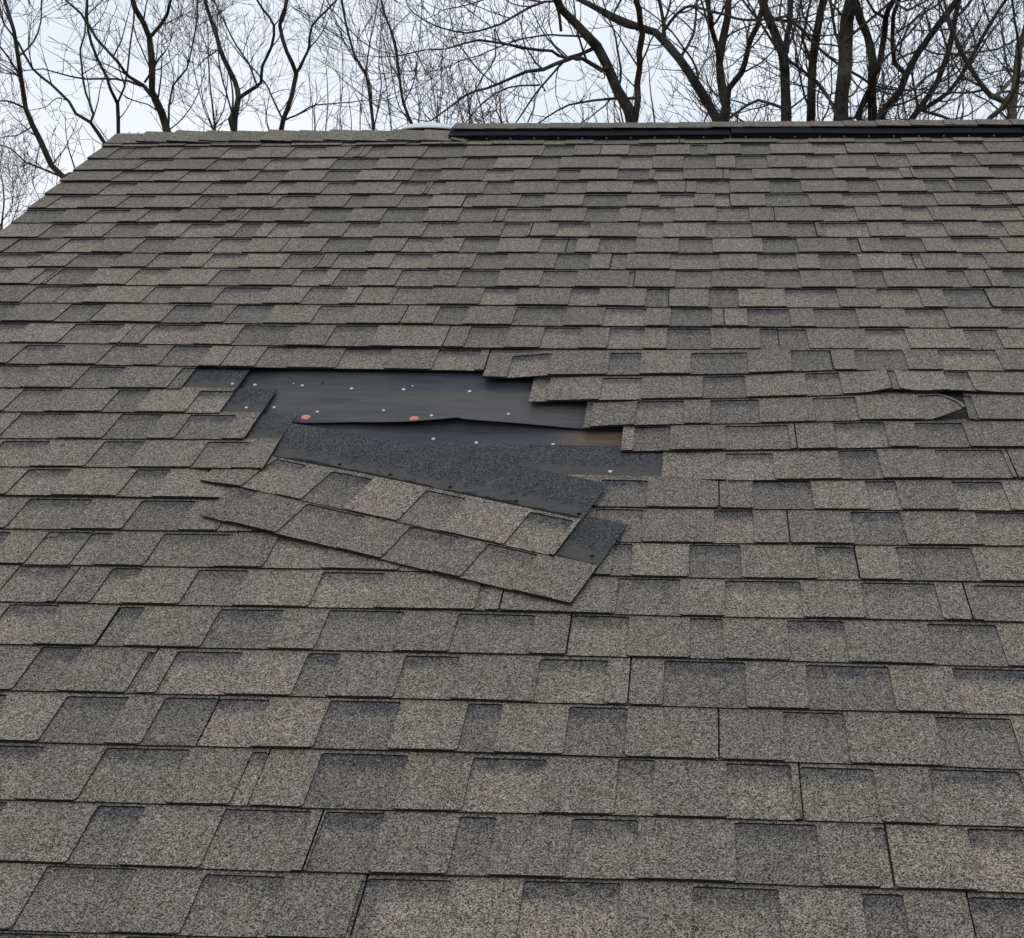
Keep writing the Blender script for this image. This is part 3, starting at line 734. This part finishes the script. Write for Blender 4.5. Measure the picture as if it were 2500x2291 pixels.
# ------------------------------------------------------------------ trees
class Tubes:
    def __init__(s): s.mb = MB()
    def tube(s, pts, rad, k):
        mb = s.mb; rings = []; n = len(pts); ref = Vector((.3, .9, .2)).normalized()
        for i in range(n):
            t = (pts[min(i + 1, n - 1)] - pts[max(i - 1, 0)])
            if t.length < 1e-9: t = Vector((0, 0, 1))
            t.normalize(); a = t.cross(ref)
            if a.length < .05: a = t.cross(Vector((1, 0, 0)))
            a.normalize(); b = t.cross(a); p = pts[i]; r = rad[i]; base = len(mb.v)
            for j in range(k):
                an = 6.28318 * j / k; rr = r
                if k > 6: rr = r * (1 + .16 * n1(an * 1.2, i * .5, r * 90) + .16 * n1(an * 3.1, i * 1.3, r * 50))
                q = p + a * (rr * math.cos(an)) + b * (rr * math.sin(an)); mb.v.append((q.x, q.y, q.z)); mb.c.append((0, 0, 0))
            rings.append(base)
        for i in range(n - 1):
            A_, B_ = rings[i], rings[i + 1]
            for j in range(k):
                mb.f.append((A_ + j, A_ + (j + 1) % k, B_ + (j + 1) % k, B_ + j)); mb.mi.append(0)
        mb.f.append(tuple(rings[-1] + j for j in range(k))); mb.mi.append(0)
def catmull(P, R, seg):
    pts = []; rad = []
    for i in range(len(P) - 1):
        p0 = P[max(0, i - 1)]; p1 = P[i]; p2 = P[i + 1]; p3 = P[min(len(P) - 1, i + 2)]
        n = max(1, int((p2 - p1).length / seg))
        for j in range(n):
            t = j / n; t2 = t * t; t3 = t2 * t
            pts.append(.5 * ((2 * p1) + (-p0 + p2) * t + (2 * p0 - 5 * p1 + 4 * p2 - p3) * t2 + (-p0 + 3 * p1 - 3 * p2 + p3) * t3)); rad.append(R[i] + (R[i + 1] - R[i]) * t)
    pts.append(P[-1]); rad.append(R[-1]); return pts, rad
def rvec(rn):
    while True:
        v = Vector((rn.uniform(-1, 1), rn.uniform(-1, 1), rn.uniform(-1, 1)))
        if .1 < v.length < 1: return v.normalized()
class Grower:
    def __init__(s, seed, dens=1.0, minr=.0020, zig=.35, up=.10, maxlev=3):
        s.rn = random.Random(seed); s.T = Tubes(); s.dens = dens; s.minr = minr; s.zig = zig; s.up = up; s.maxlev = maxlev; s.count = 0
    def shoot(s, p, d, r, ln, lev):
        rn = s.rn; n = max(3, int(ln / .075)); pts = [p.copy()]; rad = [r]; st = ln / n; dd = d.normalized()
        bend = rvec(rn) * (.02 if lev == 0 else .11); zg = s.zig * (.3 if lev == 0 else .55)
        for i in range(n):
            dd = (dd + rvec(rn) * zg + bend + Vector((0, 0, s.up))).normalized(); p = p + dd * st; pts.append(p); rad.append(max(s.minr * .8, r * (1 - .78 * (i + 1) / n)))
        s.T.tube(pts, rad, 3 if r < .006 else 5); s.count += n
        if lev >= s.maxlev: return
        side = rn.choice((-1, 1)); ax = rvec(rn)
        i = 1
        while i < n:
            if rn.random() < .50 * s.dens:
                t = i / n; dr = (pts[i + 1] - pts[i]).normalized(); perp = dr.cross(ax); perp = perp.normalized() if perp.length > .1 else rvec(rn)
                side = -side; ang = rn.uniform(.55, 1.05); nd = dr * math.cos(ang) + (perp * side + rvec(rn) * .5).normalized() * math.sin(ang)
                cr = max(s.minr, rad[i] * rn.uniform(.45, .7)); cl = ln * rn.uniform(.28, .6) * (1.1 - .5 * t)
                if cl > .07: s.shoot(pts[i], nd, cr, cl, lev + 1)
            i += 1
        if rn.random() < .6:
            d2 = (pts[-1] - pts[-2]).normalized(); 
            for sg in (-1, 1): s.shoot(pts[-1], d2 + rvec(rn) * .6, s.minr, rn.uniform(.05, .14), 9)
    def side_branches(s, pts, rad, t0=.1, t1=1.0, spacing=.16, lmin=.35, lmax=1.1, visible=None):
        rn = s.rn; n = len(pts); acc = 0; nxt = rn.uniform(.3, 1) * spacing
        for i in range(1, n):
            seg = (pts[i] - pts[i - 1]).length; acc += seg
            if acc < nxt or i < n * t0: continue
            acc = 0; nxt = spacing * rn.uniform(.7, 2.0)
            dr = (pts[i] - pts[i - 1]).normalized(); v = rvec(rn); v.y *= .75; v = (v - dr * v.dot(dr))
            if v.length < .1: continue
            v.normalize(); ang = rn.uniform(.6, 1.15); nd = dr * math.cos(ang) + v * math.sin(ang) + Vector((0, 0, .15))
            ln = rn.uniform(lmin, lmax); r = min(rad[i] * .6, .0045 + ln * .0062); s.shoot(pts[i], nd, r, ln, 1)
def limb_points(px, D, jit, rn, r0, r1):
    """px: pixel polyline; D: metres beyond the eye (start, end)"""
    n = len(px); P = []; R = []
    for i, (x, y) in enumerate(px):
        t = i / max(1, n - 1); d = D[0] + (D[1] - D[0]) * t + rn.uniform(-jit, jit) * (1 if i else 0)
        P.append(in_air(x, y, d)); R.append((r0 + (r1 - r0) * t) * d / FPX)
    return P, R
def tree(seed, D, trunk, limbs, label, bark_m, twig_m, group, dens=1.0, sp=.16, lmax=1.1, name='bare_tree', to_ground=True, minr=.0022, maxlev=3, lmin=.3, leaf=None):
    rn = random.Random(seed); px, r0, r1, Dt = trunk[0], trunk[1], trunk[2], (D, D + rn.uniform(-.6, .6))
    P, R = limb_points(px, Dt, .12, rn, r0, r1)
    root = empty(name, (P[0].x, P[0].y, 0))
    def att(o): o.parent = root; o.matrix_parent_inverse = Matrix.Translation(-Vector(root.location)); return o
    G = Grower(seed, dens, minr, maxlev=maxlev)
    # down to the ground behind the house
    d0 = (P[1] - P[0]).normalized(); Q = [P[0] - d0 * .5]; 
    base = Vector((P[0].x - d0.x * 1.6 + .0, P[0].y, -0.05)); mid = (Q[0] + base) / 2 + Vector((-d0.x * .3, 0, 0))
    TP = [base, mid, Q[0]] + P; TR = [R[0] * 1.7, R[0] * 1.25, R[0] * 1.05] + R
    pts, rad = catmull(TP, TR, .14 if r0 > 6 else .12)
    T = Tubes(); rr = [r * (1 + .10 * n1(i * .45, seed)) for i, r in enumerate(rad)]; rr = [r * 1.12 for r in rr]; T.tube(pts, rr, 12 if r0 > 5 else 8); att(T.mb.build('trunk', [bark_m], None, True))
    vis = [(p, r) for p, r in zip(pts, rad) if p.z > 4.6]
    G.side_branches([p for p, _ in vis], [r for _, r in vis], .05, 1, sp * 1.3, lmin, lmax)
    tops = [(pts[-1], (pts[-1] - pts[-3]).normalized(), rad[-1])]
    for li in limbs:
        lp, a, b = li[:3]; dd = li[3] if len(li) > 3 else rn.uniform(-1.0, 1.0)
        # start on the trunk or a limb nearest in the picture -> share its depth
        P2, R2 = limb_points(lp, (D, D + dd), .15, rn, a, b)
        pool = pts; s0 = min(pool, key=lambda q: (q - P2[0]).length)
        if (s0 - P2[0]).length < .7:
            off = s0.y - P2[0].y
            P2, R2 = limb_points(lp, (D + off, D + off + dd), .15, rn, a, b); P2[0] = s0 + (P2[0] - s0) * .15
        q, rd = catmull(P2, R2, .1); T = Tubes()
        q = [q[0]] + [x + rvec(rn) * min(.012, .4 * r_) for x, r_ in zip(q[1:], rd[1:])]
        T.tube(q, rd, 8 if a > 4 else 5); att(T.mb.build('branch', [bark_m if a > 4 else twig_m], None, True))
        G.side_branches(q, rd, .08, 1, sp, lmin, lmax); tops.append((q[-1], (q[-1] - q[-3]).normalized(), rd[-1])); pts = pts + q
    for p, d, r in tops:
        for _ in range(2): G.shoot(p, d + rvec(rn) * .35, r * .85, rn.uniform(.9, 1.5), 0)
    o = att(G.T.mb.build('twigs', [twig_m], None)); o['kind'] = 'stuff'
    if leaf:
        mb = MB(); c = in_air(leaf[0], leaf[1], D - .3); P_ = [mb.vert(tuple(c + Vector(v) * .022)) for v in ((0, 0, 1), (.6, .1, .3), (.3, -.2, -.6), (-.1, 0, -1.1), (-.5, .2, -.4), (-.6, 0, .4))]; mb.face(tuple(P_)); att(mb.build('leaf', [LEAF]))
    tag(root, label, 'tree', group)
    return root
GL = 'bare trees beyond the left end of the ridge'; GR = 'large bare trees beyond the right half of the ridge'
tree(11, 12.0, ([(156,434),(126,405),(97,341),(63,266),(51,190),(44,139),(34,76),(13,8),(-5,-80)], 6.5, 3.5),
     [([(60,262),(30,250),(0,246),(-60,235)], 3, 1.5), ([(42,169),(20,140),(0,114),(-30,90)], 3, 1.5), ([(84,325),(45,330),(8,335),(-30,350)], 2, 1), ([(143,432),(105,413),(63,396),(25,362),(0,354),(-40,350)], 3, 1.3),
      ([(46,134),(80,105),(99,55),(101,0),(105,-60)], 2.6, 1.4), ([(110,370),(85,420),(80,450),(95,485)], 1.5, .8), ([(30,190),(10,170),(-10,160)],2,1)],
     'leftmost bare tree, its thin trunk leaning left over the roof edge', BARKD, TWIG, GL, .85, 0.210, .8, minr=.0027)
tree(12, 13.0, ([(270,372),(259,356),(221,299),(185,278),(169,249),(126,207),(80,169),(45,105),(10,60)], 4.5, 2),
     [([(221,299),(228,278),(209,228),(202,181),(196,118),(207,84),(211,0),(215,-70)], 3.2, 1.8), ([(169,249),(140,240),(110,262),(70,270)], 1.6, .8), ([(80,169),(70,120),(75,60)], 1.6, 1)],
     'thin forked bare tree rising from the sloping roof edge, second from the left', BARKD, TWIG, GL, .85, 0.210, .8, minr=.0027)
tree(13, 14.0, ([(290,345),(289,329),(287,253),(270,219),(261,190),(236,139),(215,76),(213,0),(215,-80)], 4.2, 2.2),
     [([(287,250),(303,211),(312,169),(318,105),(327,42),(325,-40)], 3, 1.6)],
     'slim bare tree standing right behind the left corner of the ridge', BARKD, TWIG, GL, .85, 0.238, .8, minr=.0027)
tree(14, 13.0, ([(413,335),(409,322),(396,278),(371,223),(371,169),(365,93),(350,55),(329,21),(316,-30)], 9, 5),
     [([(367,92),(392,63),(409,30),(417,-5),(425,-80)], 4.5, 3), ([(369,225),(350,208),(316,190),(287,152),(236,93),(198,34),(169,8),(150,-10)], 5, 2), ([(365,221),(345,210),(312,198),(253,192),(207,194),(152,181),(105,169),(63,173)], 3.6, 1.4),
      ([(417,322),(413,261),(422,211),(455,169),(468,118),(481,42),(481,-40)], 3, 1.6), ([(373,165),(388,145),(405,125),(397,110),(418,95)], 3, 1), ([(396,278),(360,255),(310,240),(270,200)], 2, 1), ([(371,170),(345,120),(325,60),(330,-10)], 2, 1.2), ([(410,310),(450,285),(478,240),(500,180)], 1.8, .8)],
     'thickest of the bare trees left of the white vent, with a knobbly forked trunk', BARKG, TWIG, GL, .85, 0.210, .9, minr=.0027)
tree(15, 13.5, ([(571,335),(573,287),(582,240),(573,198),(544,139),(527,84),(506,21),(497,-10),(490,-80)], 7, 2.6),
     [([(582,240),(610,220),(637,202),(641,164),(662,114),(670,63),(641,25),(628,0),(615,-60)], 5, 2), ([(637,202),(607,156),(578,114),(552,63),(531,21),(521,0),(505,-50)], 2.6, 1.4), ([(571,300),(560,290),(566,278)], 5, 3)],
     'bare tree with a bulging elbow low on its trunk, its stem bending right then left', BARKG, TWIG, GL, .85, 0.210, .8, leaf=(503, 219), minr=.0027)
tree(16, 14.0, ([(685,335),(686,320),(691,295),(712,236),(723,181),(700,126),(683,63),(696,21),(700,-10),(705,-80)], 6, 3),
     [([(723,181),(750,126),(763,63),(797,25),(822,0),(850,-40)], 3.6, 2), ([(691,304),(738,274),(771,257),(850,251),(885,246)], 2.6, 1.2), ([(689,291),(670,249),(641,194),(590,139),(560,100)], 2.8, 1.2)],
     'bare tree with a clear Y fork, standing just left of the thicket of thin stems', BARKG, TWIG, GL, .85, 0.224, .8, minr=.0027)
tree(17, 15.0, ([(527,335),(525,318),(520,270),(512,200),(508,130)], 2.6, 1.2),
     [([(525,318),(500,270),(480,200),(470,150)], 1.8, .9), ([(525,318),(545,270),(556,200),(557,150)], 1.8, .9), ([(524,315),(490,290),(465,262)], 1.5, .8), ([(525,315),(570,280),(600,262)], 1.4, .8), ([(523,310),(495,240),(492,180)],1.4,.7)],
     'low twiggy bare shrub fanning up behind the ridge between two leaning trees', BARKD, TWIG, GL, 1.1, .1, .5, name='bare_shrub', lmin=.2)
tree(18, 17.0, ([(912,335),(912,320),(905,253),(893,181),(867,139),(846,63),(834,0),(826,-80)], 4, 1.8),
     [([(893,181),(900,120),(915,50),(925,-30)], 2, 1.2), ([(912,300),(930,220),(925,140),(935,40)], 2, 1.0), ([(905,253),(870,220),(830,190)], 1.5, .8)],
     'slender dark bare tree in the thicket left of the white vent', BARKD, TWIG, GL, .9, 0.2, .9)
tree(19, 17.0, ([(1009,330),(1007,308),(985,253),(975,190),(964,105),(939,34),(931,0),(922,-80)], 4, 1.8),
     [([(985,253),(1010,200),(1022,120),(1030,30)], 1.8, 1), ([(975,190),(950,150),(935,90)], 1.8, 1), ([(1004,300),(975,260),(958,190),(950,120)], 1.6, .9)],
     'slender dark bare tree rising right behind the white roof vent', BARKD, TWIG, GL, .9, 0.2, .9)
tree(21, 11.0, ([(1546,335),(1546,316),(1536,270),(1508,219),(1483,160),(1458,114),(1411,63),(1369,21),(1352,-20),(1330,-90)], 13, 8),
     [([(1546,305),(1555,270),(1559,169),(1565,84),(1555,0),(1552,-90)], 8.5, 6.5), ([(1488,178),(1470,173),(1432,148),(1390,145),(1327,169),(1285,177),(1213,207),(1137,232),(1087,270),(1053,295)], 6.5, 1.8, -1.2),
      ([(1405,142),(1382,143),(1348,126),(1285,118),(1222,105),(1171,97),(1095,118),(1036,122),(981,135)], 4.6, 1.4, -1.0), ([(1470,120),(1428,91),(1369,86),(1306,89),(1243,105),(1171,135),(1125,148)], 3.2, 1.2, .8),
      ([(1370,20),(1356,4),(1297,17),(1247,46),(1200,67),(1137,80),(1074,67),(1011,34),(990,0)], 3.8, 1.4, -.6), ([(1520,240),(1491,240),(1445,245),(1390,257),(1335,287),(1297,316)], 4, 1.5, .8),
      ([(1390,146),(1340,190),(1300,240),(1260,300),(1235,330)], 3, 1.4, .5), ([(1300,172),(1240,215),(1180,250),(1130,310)], 2.6, 1.2, .6), ([(1380,257),(1330,220),(1300,180),(1280,120)], 2, 1, .8),
      ([(1245,105),(1210,140),(1180,185),(1150,240),(1130,290)], 2.2, 1, -.5), ([(1300,18),(1220,-10),(1150,10),(1080,25)], 2.6, 1.2)],
     'big forked bare tree whose long arching limbs sweep left over the white vent', BARKG, TWIG, GR, .85, 0.190, 1.15, minr=.0028)
tree(22, 12.0, ([(1770,335),(1761,312),(1738,268),(1703,210),(1658,143),(1601,80),(1559,67),(1496,42),(1458,21),(1399,-10),(1330,-50)], 11, 6),
     [([(1601,80),(1615,30),(1600,-30),(1590,-90)], 5, 3.5), ([(1660,150),(1690,90),(1700,20),(1710,-60)], 4, 2.4), ([(1645,0),(1671,18),(1747,31),(1814,49),(1877,49)], 4, 3)],
     'thick bare tree leaning diagonally up to the left across the others', BARKG, TWIG, GR, 1.15, 0.122, 1.25, minr=.0028)
tree(23, 12.6, ([(1768,335),(1765,312),(1774,268),(1763,214),(1756,156),(1765,98),(1776,45),(1779,0),(1782,-90)], 11, 6.5),
     [([(1756,150),(1750,116),(1738,67),(1727,0),(1720,-70)], 7, 5), ([(1776,250),(1779,214),(1810,179),(1823,125),(1850,58),(1868,0),(1880,-70)], 8, 5.5)],
     'bare tree splitting into three upright stems just right of the leaning trunk', BARKD, TWIG, GR, 1.0, 0.130, 1.25, minr=.0028)
tree(24, 11.0, ([(1919,335),(1919,312),(1919,223),(1912,134),(1890,76),(1868,27),(1859,-10),(1850,-90)], 11.5, 8),
     [([(1915,150),(1921,125),(1926,58),(1928,0),(1930,-80)], 8, 6), ([(1925,150),(1957,170),(2002,210),(2046,277)], 3.6, 3.6), ([(1860,40),(1877,49),(1921,40),(1957,71),(1993,112),(2046,156),(2113,196)], 4, 3.2, .5), ([(1905,240),(1850,245),(1800,275),(1765,300)], 4, 3)],
     'straight bare tree forking high up, left of the two tallest straight trunks', BARKD, TWIG, GR, 1.15, 0.130, 1.25, minr=.0028)
tree(25, 11.6, ([(1979,335),(1979,312),(1982,223),(1984,156),(1993,89),(2002,36),(2011,0),(2020,-90)], 9.5, 8), [([(1984,150),(1960,100),(1970,40),(1985,-20)], 4, 2.6), ([(1983,120),(2010,90),(2030,40)], 2.4, 1.4)],
     'unforked straight bare trunk standing left of the widest trunk', BARKG, TWIG, GR, 1.0, 0.144, 1.2, minr=.0028)
tree(26, 10.2, ([(2048,335),(2051,312),(2055,245),(2062,179),(2064,112),(2069,45),(2080,0),(2090,-90)], 17, 13),
     [([(2050,285),(2020,235),(1995,200),(1975,185)], 4, 2.4), ([(2066,130),(2040,80),(2030,20),(2020,-40)], 4, 3), ([(2068,80),(2110,60),(2160,20),(2200,-20)], 4, 2.6)],
     'widest bare trunk, rough barked and patched with grey green lichen', BARKG, TWIG, GR, 1.15, 0.158, 1.2, minr=.0028)
tree(27, 10.8, ([(2134,335),(2131,312),(2129,223),(2131,156),(2118,89),(2100,45),(2087,0),(2070,-90)], 10.5, 7.5),
     [([(2084,330),(2095,285),(2113,241),(2140,165),(2154,112),(2163,45),(2180,0),(2195,-80)], 8.5, 6.5)],
     'bare tree with two crossing dark stems right of the widest trunk', BARKD, TWIG, GR, 1.0, 0.144, 1.2, minr=.0028)
tree(28, 11.4, ([(2125,335),(2137,308),(2163,263),(2198,223),(2212,183),(2238,134),(2270,89),(2310,36),(2337,0),(2380,-80)], 8.5, 6),
     [([(2209,179),(2185,152),(2180,89),(2180,36),(2194,0),(2200,-80)], 6, 4.5), ([(2145,179),(2198,143),(2247,120),(2296,134),(2359,129),(2439,120),(2500,85),(2560,60)], 2.6, 2), ([(2180,90),(2220,60),(2290,10),(2330,-30)], 3, 2)],
     'bare tree bowing out to the right with a stem that turns straight up', BARKD, TWIG, GR, 1.0, 0.130, 1.2, minr=.0028)
tree(29, 12.2, ([(2200,335),(2212,310),(2243,268),(2288,201),(2314,134),(2332,45),(2341,0),(2350,-80)], 7.5, 4.5),
     [([(2243,270),(2256,266),(2314,228),(2341,196),(2381,125),(2417,58),(2457,0),(2500,-60)], 6, 3.2), ([(2250,270),(2300,285),(2359,308),(2400,330)], 4, 3), ([(2341,196),(2400,195),(2440,180)], 2.2, 1.2), ([(2228,290),(2235,220),(2260,190),(2330,140)], 3, 2)],
     'spreading bare tree with a sweeping branch rising to the upper right corner', BARKD, TWIG, GR, 1.0, 0.122, 1.2, minr=.0028)
tree(30, 10.0, ([(2480,335),(2475,308),(2471,268),(2482,179),(2488,112),(2505,80),(2530,0),(2550,-80)], 9, 7),
     [([(2471,275),(2450,250),(2430,238),(2418,236)], 7, 7.5), ([(2395,335),(2404,308),(2444,268),(2470,235),(2485,200)], 6.5, 5), ([(2435,238),(2455,210),(2475,190)], 5, 4), ([(2484,170),(2450,172),(2410,180)], 2.4, 1.4), ([(2490,320),(2520,290),(2560,270)], 5, 4)],
     'rightmost bare tree at the picture edge, pale grey green with a sawn stub', bark('bark_pale', (.075, .070, .052), (.13, .12, .085), (.16, .165, .12)), TWIG, GR, 1.15, 0.144, .8)
# a far thicket of thin stems nobody could count
G = Grower(900, .8, .0026, zig=.22, up=.05, maxlev=2); rn = random.Random(77)
def stem(x, ytop, D, r, lean):
    y0 = 345; n = 7; P = []; 
    for i in range(n):
        t = i / (n - 1); P.append(in_air(x + lean * t + rn.uniform(-5, 5), y0 + (ytop - y0) * t, D))
    P = [Vector((P[0].x, P[0].y, 0))] + P
    pts, rad = catmull(P, [r * 1.3] + [r * (1 - .75 * i / (n - 1)) for i in range(n)], .22); G.T.tube(pts, rad, 4)
    v = [(p, q) for p, q in zip(pts, rad) if p.z > 5.2]; G.side_branches([a for a, _ in v], [b for _, b in v], 0, 1, .30, .3, 1.0)
for i in range(20): stem(rn.uniform(760, 1150), rn.uniform(-60, 200), rn.uniform(18, 25), rn.uniform(.006, .013), rn.uniform(-45, 45))
for i in range(40): stem(rn.uniform(1100, 2520), rn.uniform(110, 260), rn.uniform(19, 27), rn.uniform(.010, .018), rn.uniform(-60, 60))
for i in range(2): stem(rn.uniform(330, 760), rn.uniform(150, 270), rn.uniform(20, 26), rn.uniform(.008, .014), rn.uniform(-40, 40))
o = G.T.mb.build('brushwood', [TWIGL]); tag(o, 'thicket of thin bare stems and twigs filling the gaps behind the ridge', 'brushwood', kind='stuff')
# far tree at the far left edge, its mist put into the pale bark colour
tree(61, 30.0, ([(-10,640),(0,600),(5,540),(10,490),(5,440)], 3, 1.2), [([(0,600),(30,540),(45,500)], 2, .8), ([(2,560),(-20,500),(-30,460)], 2, .8), ([(5,540),(30,500),(30,450)], 1.5, .7)],
     'small pale distant tree low at the far left, below the roof edge', TWIGL, TWIGL, None, 1.2, .25, 1.8, minr=.005, lmin=.8)
